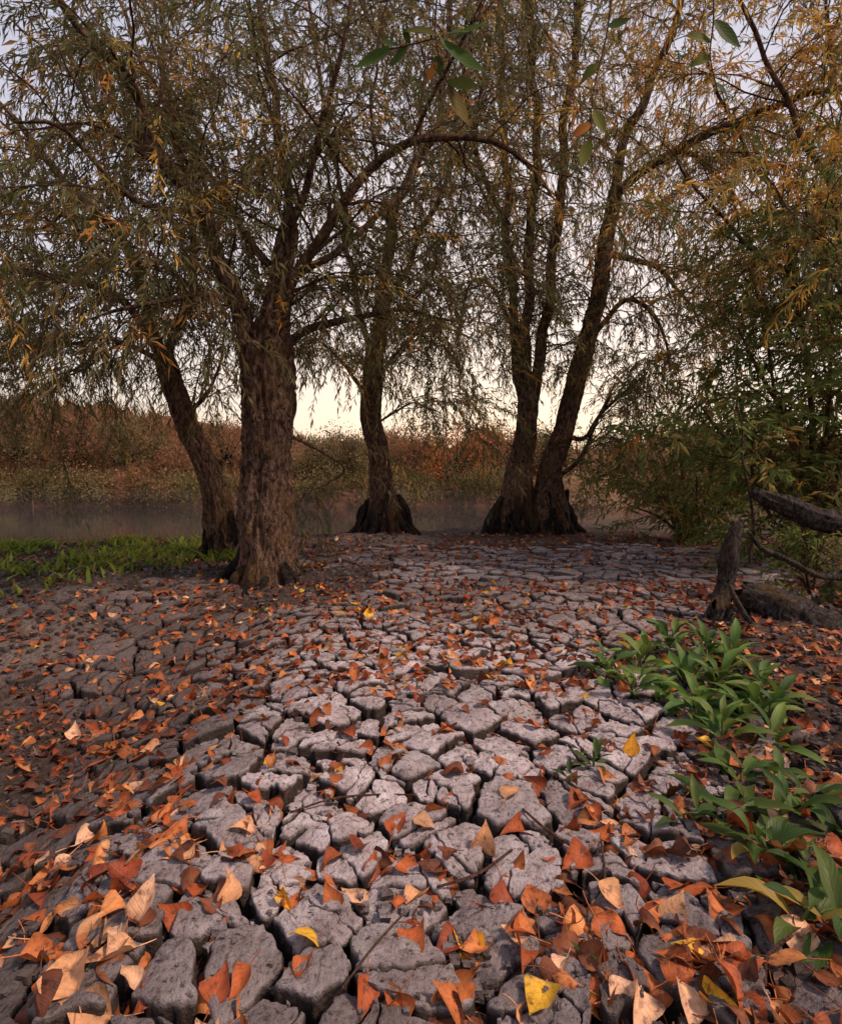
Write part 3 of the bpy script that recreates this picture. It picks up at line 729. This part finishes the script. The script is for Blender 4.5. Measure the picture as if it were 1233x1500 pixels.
shrub('willow_shrub', 'low rounded green shrub at the water edge right of the twin trunks', (1010, 790), 5.2,
      [([(960, 720, 5.2), (930, 680, 5.2)], .014, .005), ([(1000, 700, 5.2), (990, 640, 5.2)], .014, .005), ([(1040, 700, 5.2), (1050, 630, 5.2)], .014, .005),
       ([(1070, 730, 5.1), (1110, 690, 5.1)], .014, .005), ([(970, 760, 5.0), (920, 740, 5.0)], .012, .005), ([(1020, 740, 4.9), (1020, 700, 4.8)], .012, .005),
       ([(1060, 680, 5.3), (1080, 580, 5.4), (1070, 520, 5.4)], .012, .005), ([(980, 740, 4.9), (960, 710, 4.8)], .012, .005)],
      lambda p: random.choice(DG+[(0.26, 0.19, 0.06)]), **kwS)
shrub('leafy_undergrowth', 'dark leafy undergrowth pressed between the two fallen logs', (1190, 850), 3.0,
      [([(1150, 810, 3.0), (1120, 790, 3.0)], .006, .003), ([(1200, 810, 3.0), (1210, 790, 3.0)], .006, .003), ([(1240, 830, 2.9), (1260, 800, 2.9)], .006, .003),
       ([(1170, 840, 2.8), (1150, 830, 2.75)], .006, .003), ([(1290, 840, 2.9), (1320, 800, 2.9)], .006, .003), ([(1180, 830, 2.75), (1200, 815, 2.6)], .006, .003)],
      lambda p: random.choice(DG), sp=.05, blen=(.10, .24), tlen=(.08, .18), tsp=.035, lsp=.016, ll=(.035, .06), up=.4, grav=.05, tgrav=.05)

# ------------------------------------------------------------------ overhanging branch close to the camera
def big_leaf(p, d, Ln, W, c, acc):
    V, Fc, U = leaf_mesh(Ln, W, R(.04, .09), R(.08, .2)*random.choice([-1, 1]), .15, R(-.5, .5), ts=[0, .1, .25, .45, .65, .85, 1], ws=[.05, .5, .85, 1, .8, .35, .02], stalk=False, rip=.001)
    d = Vector(d).normalized(); up = Vector((R(-.4, .4), R(-1, -.5), R(.1, .6))); s = d.cross(up).normalized(); n = s.cross(d)
    o = Vector(p)
    n0 = len(acc[0])
    for v in V:
        q = o+s*v[0]+d*(v[1]+.42*Ln)+n*v[2]; acc[0].append(tuple(q))
    acc[1].extend([tuple(i+n0 for i in f) for f in Fc]); acc[2].extend(U)
    k = R(.8, 1.2); acc[3].extend([(c[0]*k, c[1]*k, c[2]*k)]*len(V))
Yh = 1.15
rootp = at(1500, -150, 1.3); root = empty('overhanging_branch', rootp); tag(root, 'thin branch with broad green leaves dangling from above the frame, close to the camera', 'branch')
P = catmull(pxpath([(1500, -150, 1.3), (1250, -110, 1.25), (1000, -70, 1.2), (800, -60, 1.15), (640, -50, 1.15), (560, -20, 1.15)], .011, .004), .02)
V, Fc = tube(P, 10, bark=.0012); mesh('branch', V, Fc, TWIG, root, origin=rootp)
def dangling(pts, leaves):
    P = catmull(pxpath(pts, .002, .001), .01); V, Fc = tube(P, 6); tw_ = mesh('twig', V, Fc, TWIG, root, origin=rootp)
    acc = ([], [], [], [])
    for x0, y0, x1, y1, c in leaves:
        a = at(x0, y0, Yh+R(-.01, .01)); b = at(x1, y1, Yh+R(-.01, .01)); l = (b-a).length*1.08; big_leaf(a, b-a, l, l*R(.18, .22), c, acc)
    me = leaf_me(acc[0], acc[1], acc[2], acc[3], HLEAF, 'leaves'); me.transform(Matrix.Translation(-rootp)); o = bpy.data.objects.new('leaves', me); col.objects.link(o); o.parent = tw_
gr, go, yg = (0.05, 0.085, 0.014), (0.36, 0.13, 0.02), (.14, .14, .02)
dangling([(645, -50, Yh), (638, 20, Yh), (640, 70, Yh), (655, 120, Yh), (665, 140, Yh)],
         [(640, 60, 705, 112, gr), (665, 55, 720, 30, gr), (640, 50, 590, 42, (0.10, 0.09, 0.015)), (655, 120, 700, 128, (.10, .11, .02)), (655, 125, 682, 185, (0.14, 0.10, 0.015)), (640, 90, 625, 120, go), (655, 48, 690, 45, gr), (640, 80, 645, 110, gr)])
dangling([(570, 72, Yh), (605, 64, Yh), (640, 55, Yh)], [(572, 72, 522, 102, gr), (598, 66, 572, 102, gr), (600, 64, 590, 40, gr), (585, 68, 556, 60, gr)])
dangling([(900, -55, Yh), (890, 40, Yh), (870, 130, Yh), (862, 210, Yh)],
         [(890, 40, 922, 28, gr), (880, 90, 850, 120, yg), (868, 160, 886, 195, yg), (862, 205, 852, 245, yg), (866, 180, 838, 198, go)])
dangling([(1040, -70, 1.15), (1045, 20, 1.15), (1040, 80, 1.15), (1050, 130, 1.15)],
         [(1045, 30, 1080, 70, gr), (1042, 80, 1012, 95, yg), (1048, 120, 1070, 148, gr), (1042, 60, 1005, 50, yg)])

# ------------------------------------------------------------------ dead wood on the right
def wood(name, label, cat, pts, nseg=40, bark=.010, mat=DEAD, jag=1.0):
    P = catmull(pts, .012)
    for i in range(len(P)): P[i, :3] += np.array(noise.noise_vector(Vector(P[i, :3])*5))*.03
    V, Fc = tube(P, nseg, bark=bark, seed=pts[0][0]*9, fx=45, fz=6)
    n = len(P)
    for e in (0, n-1):                      # broken ends
        t = P[1, :3]-P[0, :3] if e == 0 else P[-2, :3]-P[-1, :3]; t /= np.linalg.norm(t)
        for j in range(nseg):
            k = e*nseg+j; V[k] = tuple(np.array(V[k])+t*P[e, 3]*jag*(.5+1.6*noise.noise(Vector((V[k][0]*70, V[k][1]*70, V[k][2]*20)))))
    o = mesh(name, V, Fc, mat, origin=tuple(pts[0][:3])); tag(o, label, cat); return o
def wp(l): return [(*at(a, b, Y), r) for a, b, Y, r in l]
wood('dead_stump', 'short upright dead stump with a jagged top, left of the fallen logs', 'stump', wp([(1045, 925, 2.4, .05), (1053, 890, 2.4, .037), (1065, 850, 2.42, .031), (1074, 810, 2.42, .034), (1082, 762, 2.42, .016)]), jag=3)
wood('fallen_log', 'thick dead log lying on the ground behind the green weeds', 'log', wp([(1085, 872, 2.5, .055), (1130, 885, 2.44, .078), (1180, 912, 2.36, .088), (1260, 958, 2.22, .095), (1400, 1020, 2.1, .10)]))
wood('fallen_log', 'upper dead log tilted in the air above the lying log', 'log', wp([(1098, 720, 2.8, .02), (1130, 738, 2.78, .042), (1190, 755, 2.73, .052), (1260, 780, 2.7, .056), (1420, 870, 2.6, .06), (1520, 900, 2.55, .065)]))
wood('dead_branch', 'thin grey branch slanting up between the two fallen logs', 'branch', wp([(1230, 845, 2.6, .014), (1180, 835, 2.58, .014), (1120, 805, 2.55, .010), (1090, 780, 2.55, .006)]), 16, .004)
wood('dead_branch', 'thin bare sapling stem standing behind the jagged stump', 'branch', wp([(1105, 830, 2.9, .008), (1098, 740, 2.9, .006), (1088, 650, 2.9, .005), (1080, 590, 2.9, .003)]), 10, .001)
wood('dead_branch', 'broken branch propped from the ground against the jagged stump', 'branch', wp([(1150, 960, 2.25, .010), (1100, 920, 2.3, .012), (1070, 850, 2.34, .008)]), 12, .003)

# ------------------------------------------------------------------ sticks on the mud
for (pts, r, lab) in [([(425, 1190), (500, 1168), (600, 1165), (690, 1180)], .002, 'long thin twig lying across the slabs at centre'),
                      ([(765, 1185), (800, 1215), (840, 1242)], .002, 'short twig slanting over a crack right of centre'),
                      ([(845, 925), (850, 960), (868, 985)], .003, 'dark twig at the left edge of the green weed clump'),
                      ([(30, 1010), (110, 995), (210, 985)], .003, 'twig lying on moist mud at the left edge'),
                      ([(190, 905), (300, 885), (420, 868)], .005, 'long brown stick at the foot of the stout willow'),
                      ([(1095, 915), (1065, 950), (1040, 965)], .005, 'short stick lying below the jagged stump'),
                      ([(500, 1450), (545, 1390), (590, 1340)], .0014, 'thin straight stalk at the bottom, left of centre'),
                      ([(1120, 1445), (1125, 1400), (1160, 1370)], .002, 'bent twig among orange leaves at lower right'),
                      ([(120, 1285), (150, 1330), (145, 1390)], .002, 'thin twig above the lower left leaf pile'),
                      ([(880, 1230), (885, 1290), (860, 1340), (880, 1400)], .0016, 'wavy reddish stalk in a crack below the weeds'),
                      ([(640, 1300), (700, 1280), (750, 1245)], .002, 'twig crossing a crack beside the upright peach leaf')]:
    P = []
    for a, b in pts:
        p = hit(a, b, 0); z = max(surf(p.x, p.y), gz(p.x, p.y)-.01); p = hit(a, b, z+r+.004); P.append((p.x, p.y, p.z, r*R(.7, 1.1)))
    V, Fc = tube(catmull(P, .01), 8, bark=r*.25); tag(mesh('fallen_twig', V, Fc, TWIG, origin=P[0][:3]), lab, 'twig', 'twigs lying on the mud')

# ------------------------------------------------------------------ green weeds
LT = [0, .08, .2, .35, .5, .65, .8, .92, 1]; LW = [.14, .3, .62, .9, 1, .88, .58, .25, .02]
def weed(px, py, n, ln, lab, group=None, up=1.0, tone=1.0, wd=1.0):
    p = hit(px, py, 0); zz = min(surf(p.x, p.y), gz(p.x, p.y)); p = Vector((p.x, p.y, zz))
    root = empty('green_weed', p); tag(root, lab, 'weed', group)
    V0 = []; F0 = []; U0 = []; C0 = []
    hst = ln*.5*up; stt = catmull([(0, 0, -.01, .003), (R(-.01, .01), R(-.01, .01), hst*.5, .0026), (R(-.02, .02), R(-.02, .02), hst, .0015)], .01)
    tv, tf = tube(stt, 6); me = leaf_me(tv, tf, [(0.5, .5, 0)]*len(tv), [(0.10, 0.13, 0.05)]*len(tv), GLEAF, 'stem'); so = bpy.data.objects.new('stem', me); col.objects.link(so); so.parent = root
    for k in range(n):
        az = k*2.4+R(-.5, .5); f = k/max(1, n-1); l = ln*R(.6, 1.15)*(1-.3*f); el = (.10+.85*f*up)+R(-.25, .35)
        V, Fc, U = leaf_mesh(l, l*R(.115, .16)*wd, R(.02, .055), -R(.05, .16), R(.1, .4), R(-1.1, 1.1), LT, LW, FS, False, .0045)
        i0 = min(len(stt)-1, int((.1+.9*f)*(len(stt)-1))); b = Vector(stt[i0, :3])
        M = Matrix.Rotation(az, 3, 'Z') @ Matrix.Rotation(el, 3, 'X'); n0 = len(V0)
        for v in V: V0.append(tuple(b+M @ Vector((v[0], v[1]+.42*l+.004, v[2]))))
        F0 += [tuple(i+n0 for i in fc) for fc in Fc]; U0 += U
        c = np.array(random.choice([(0.090, 0.16, 0.028), (0.115, 0.185, 0.034), (0.058, 0.11, 0.024), (0.145, 0.195, 0.04)]))*R(.7, 1.15)*tone
        if random.random() < .06: c = np.array((.3, .2, .04))
        C0 += [tuple(c)]*len(V)
    me = leaf_me(V0, F0, U0, C0, GLEAF, 'foliage'); o = bpy.data.objects.new('foliage', me); col.objects.link(o); o.parent = root
g1 = 'weeds of the upper green clump'
for a, b, n, l in [(890, 985, 13, .14), (940, 970, 15, .165), (1000, 990, 16, .175), (1050, 1005, 16, .175), (1095, 1040, 15, .175), (980, 950, 14, .155), (1070, 975, 14, .165), (925, 1012, 13, .135), (1020, 1032, 15, .16), (1110, 1010, 13, .155), (1060, 1075, 14, .145), (1035, 960, 14, .16), (1120, 1075, 12, .145), (970, 1010, 13, .145), (1130, 1040, 12, .15)]:
    weed(a, b, n, l, 'green weed with long pointed leaves in the dense clump below the fallen log', g1, .78)
g2 = 'weeds of the lower green clump'
for a, b, n, l in [(1060, 1180, 9, .135), (1110, 1245, 10, .14), (1190, 1275, 10, .14), (1150, 1190, 9, .125), (1225, 1345, 8, .135), (1010, 1195, 6, .11), (1235, 1220, 9, .135), (1090, 1125, 9, .125), (1150, 1130, 8, .12), (1170, 1330, 7, .125), (1200, 1170, 8, .125)]:
    weed(a, b, n, l, 'sprawling green weed in the lower right patch among orange leaves', g2, .40, tone=.68)
weed(950, 1320, 7, .07, 'small green seedling in a crack below the lower weed patch', None, .5, tone=.7)
weed(870, 1110, 9, .08, 'small dark green plant at the left foot of the upper weed clump', None, .7, tone=.5)
weed(835, 1135, 6, .05, 'tiny dark weed sprig in a crack just left of the weeds', None, .7, tone=.5)
weed(872, 1390, 6, .03, 'tiny green sprout in a crack near the bottom edge', None, .7, tone=.8)
weed(345, 1098, 3, .04, 'single tiny green shoot on slabs at left centre', None, .4)

# ------------------------------------------------------------------ grass on the left bank
def blades(pts, hmin, hmax, w, cols, name, label, cat, lean=.5):
    V = []; C = []; 
    for (x, y) in pts:
        z = gz(x, y)-.01; h = R(hmin, hmax); a = R(0, 6.28); le = R(.1, lean)*h; dx, dy = math.cos(a), math.sin(a); ww = w*R(.6, 1.3)
        c = np.array(random.choice(cols))*R(.7, 1.25)
        V += [(x-dy*ww, y+dx*ww, z), (x+dy*ww, y-dx*ww, z), (x+dx*le*.4+dy*ww*.9, y+dy*le*.4-dx*ww*.9, z+h*.6), (x+dx*le*.4-dy*ww*.9, y+dy*le*.4+dx*ww*.9, z+h*.6),
              (x+dx*le+dy*ww*.1, y+dy*le-dx*ww*.1, z+h*.92), (x+dx*le-dy*ww*.1, y+dy*le+dx*ww*.1, z+h*.92)]
        C += [tuple(c)]*6
    Fq = []
    for i in range(len(pts)): b = i*6; Fq += [(b, b+1, b+2, b+3), (b+3, b+2, b+4, b+5)]
    tag(mesh(name, V, Fq, WLEAF, colr=C, smooth=False), label, cat, kind='stuff')
pts = []
while len(pts) < 8000:
    x = R(-5.5, -1.25); y = R(2.6, 5.2); n = noise.noise(Vector((x*2, y*2, 77)))+.7*noise.noise(Vector((x*6, y*6, 7)))
    if y < 2.85+0.8*sstep(-2.4, -1.3, x)+.45*n: continue
    if y > 4.9+.25*(x+3) + .2: continue
    if random.random() < .18+1.3*n: pts.append((x, y))
blades(pts, .02, .095, .010, [(0.21, 0.28, 0.04), (0.27, 0.31, 0.05), (0.15, 0.20, 0.04), (0.29, 0.23, 0.065)], 'grass', 'bright yellow green low weeds and grass along the left edge of the bank', 'grass', 1.8)
pts = []
while len(pts) < 18000:
    x = R(-20, 20); y = 16.4+R(0, 1)**1.5*5.8; n = noise.noise(Vector((x*.6, y*.6, 5)))+.6*noise.noise(Vector((x*2, y*2, 9)))
    if gz(x, y) < WZ-.04: continue
    if random.random() < .55+.9*n: pts.append((x, y))
blades(pts, .1, .6, .022, [(0.29, 0.14, 0.075), (0.35, 0.19, 0.105), (0.23, 0.12, 0.065), (0.18, 0.145, 0.065), (0.21, 0.155, 0.065)], 'bank_grass', 'rusty dry grass and reeds on the far river bank', 'grass', 1.6)

# ------------------------------------------------------------------ shrubs on the far bank
def far_shrub(x, y, w, h, cols, lab, n=4800):
    b0 = (x, y, gz(x, y)-.05); root = empty('bank_shrub', b0); tag(root, lab, 'shrub', 'shrubs on the far bank')
    fol = Foliage(); A = Acc(); cl = []
    for k in range(18):
        a = R(0, 6.28); rr = R(.1, 1)*w*.6; e = (x+math.cos(a)*rr, y+math.sin(a)*rr*.7, b0[2]+h*R(.1, 1.0)*(1-.45*(rr/(w*.6))**2)); cl.append((e, R(.10, .26)*w, R(.65, 1.25)))
        A.add(*tube(catmull([(x+R(-.1, .1), y+R(-.1, .1), b0[2], .03), ((x+e[0])/2, (y+e[1])/2, b0[2]+(e[2]-b0[2])*.6, .02), (*e, .008)], .15), 5))
    for k in range(n):
        e, r, tn = random.choice(cl); q = rdir(); f = random.random()**.7*1.25; c = np.array(random.choice(cols))*R(.8, 1.18)*tn
        zz = e[2]+q[2]*r*f*.9
        if random.random() < .3: zz = b0[2]+(zz-b0[2])*R(.1, 1)
        fol.leaf((e[0]+q[0]*r*f, e[1]+q[1]*r*f, zz), rdir(), R(.05, .11), tuple(c))
    mesh('stems', A.V, A.F, BARK2, root, origin=b0); V, Fq, C = fol.arrays(.5); mesh('foliage', V, Fq, WLEAF, root, colr=C, smooth=False, origin=b0)
RUST = [(0.32, 0.155, 0.085), (0.28, 0.135, 0.075), (0.35, 0.18, 0.10), (0.26, 0.15, 0.08)]; DULL = [(0.22, 0.165, 0.08), (0.24, 0.175, 0.085), (0.20, 0.155, 0.075)]; TANC = [(0.44, 0.29, 0.17), (0.38, 0.25, 0.14)]; GRN = [(0.19, 0.17, 0.07), (0.21, 0.17, 0.07), (0.24, 0.16, 0.08)]
spots = [(30, 19.2, 3.4, 3.4, DULL, 'tall dull shrub on the far bank at the left edge'), (110, 18.8, 3.0, 2.5, RUST, 'rust coloured shrub second from the left edge on the far bank'),
         (60, 17.4, 2.6, .7, GRN, 'low olive shrub by the far waterline at the left edge'), (200, 17.5, 2.6, .7, RUST, 'low rusty shrub by the far waterline left of the leaning willow'),
         (280, 17.4, 2.6, .6, GRN, 'low olive shrub by the far waterline touching the leaning trunk'), (480, 17.4, 2.6, .7, GRN, 'low olive shrub by the far waterline right of the stout trunk'),
         (620, 17.4, 2.6, .7, DULL, 'low brown shrub by the far waterline right of the slim trunk'), (700, 17.5, 2.6, .8, GRN, 'low olive shrub by the far waterline left of the twin trunks'),
         (850, 17.4, 2.6, .7, TANC, 'low tan reedy shrub by the far waterline right of the twin trunks'), (130, 17.4, 2.6, .6, DULL, 'low brown shrub by the far waterline second from left edge'),
         (185, 19.2, 2.8, 2.0, DULL, 'brown green shrub on the far bank left of the leaning willow'), (255, 18.6, 2.4, 1.1, RUST, 'rust shrub seen just left of the leaning trunk'),
         (330, 19.2, 2.8, 1.6, RUST, 'rust shrub hidden partly behind the leaning trunk'), (465, 18.9, 2.4, 1.2, DULL, 'olive brown shrub between the stout and the slim willow'), (520, 18.6, 2.2, 1.7, DULL, 'dull shrub touching the left side of the slim trunk'),
         (610, 19.2, 2.8, 1.7, RUST, 'rust shrub right of the slim trunk'), (668, 18.5, 2.8, 1.8, [(0.56, 0.20, 0.07), (0.46, 0.16, 0.065), (0.50, 0.22, .085)], 'brightest red shrub between the slim willow and the twin trunks'),
         (725, 19.2, 2.6, 1.7, RUST, 'rust shrub just left of the twin trunks'), (790, 19.7, 2.2, 1.3, DULL, 'dull shrub seen between the twin trunks'), (870, 19.2, 2.8, 1.0, TANC, 'pale tan shrub right of the twin trunks'),
         (935, 19.7, 3.0, 1.3, TANC, 'tan shrub behind the low rounded green shrub'), (1020, 20.2, 3, 1.5, DULL, 'dull shrub far behind the right edge foliage'), (1120, 20.2, 3, 1.6, DULL, 'rightmost dull shrub on the far bank'), (-60, 19.2, 3.4, 3.6, DULL, 'far bank shrub beyond the left edge')]
for px, Y, w, h, c, lab in spots:
    p = at(px, 690, Y); far_shrub(p.x, Y, w, h, c, lab)

# ------------------------------------------------------------------ light
EL = math.radians(50); AZ = math.radians(105)      # from the right, a little behind the camera
sd = Vector((math.sin(AZ)*math.cos(EL), math.cos(AZ)*math.cos(EL), math.sin(EL)))
ld = bpy.data.lights.new('sun', 'SUN'); ld.energy = 4.3; ld.angle = math.radians(8); ld.color = (1.0, 0.78, 0.61)
lo = bpy.data.objects.new('sun', ld); col.objects.link(lo); lo.rotation_euler = (-sd).to_track_quat('-Z', 'Y').to_euler()
w = bpy.data.worlds.new('World'); scene.world = w; w.use_nodes = True; nt = w.node_tree; nt.nodes.clear()
out = nt.nodes.new('ShaderNodeOutputWorld'); sky = nt.nodes.new('ShaderNodeTexSky'); sky.sky_type = 'NISHITA'; sky.sun_disc = False
sky.sun_elevation = EL; sky.sun_rotation = AZ
b1 = nt.nodes.new('ShaderNodeBackground'); b1.inputs[1].default_value = 0.02; L(nt, sky.outputs[0], b1.inputs[0])
tc = nt.nodes.new('ShaderNodeTexCoord'); sx = nt.nodes.new('ShaderNodeSeparateXYZ'); L(nt, tc.outputs['Generated'], sx.inputs[0])
rp = ramp(nt, sx.outputs[2], [(0.0, (0.95, 0.66, 0.45)), (0.10, (0.97, 0.80, 0.66)), (0.26, (0.82, 0.76, 0.81)), (0.7, (0.58, 0.61, 0.79))])
gd = nt.nodes.new('ShaderNodeVectorMath'); gd.operation = 'DOT_PRODUCT'; gd.inputs[1].default_value = Vector((0.14, 0.98, 0.10)).normalized(); L(nt, tc.outputs['Generated'], gd.inputs[0])
gp = math_n(nt, 'POWER', math_n(nt, 'MAXIMUM', gd.outputs['Value'], 0.0), 9.0)
glow = mixc(nt, gp, (0, 0, 0), (0.62, 0.42, 0.20))
tot = mixc(nt, 1.0, rp.outputs[0], glow, 'ADD')
b2 = nt.nodes.new('ShaderNodeBackground'); b2.inputs[1].default_value = 0.86; L(nt, tot, b2.inputs[0])
ad = nt.nodes.new('ShaderNodeAddShader'); L(nt, b1.outputs[0], ad.inputs[0]); L(nt, b2.outputs[0], ad.inputs[1]); L(nt, ad.outputs[0], out.inputs['Surface'])
scene.view_settings.view_transform = 'Standard'; scene.view_settings.look = 'None'; scene.view_settings.exposure = 0
print('LEAVES', NL, sum(NL.values()))
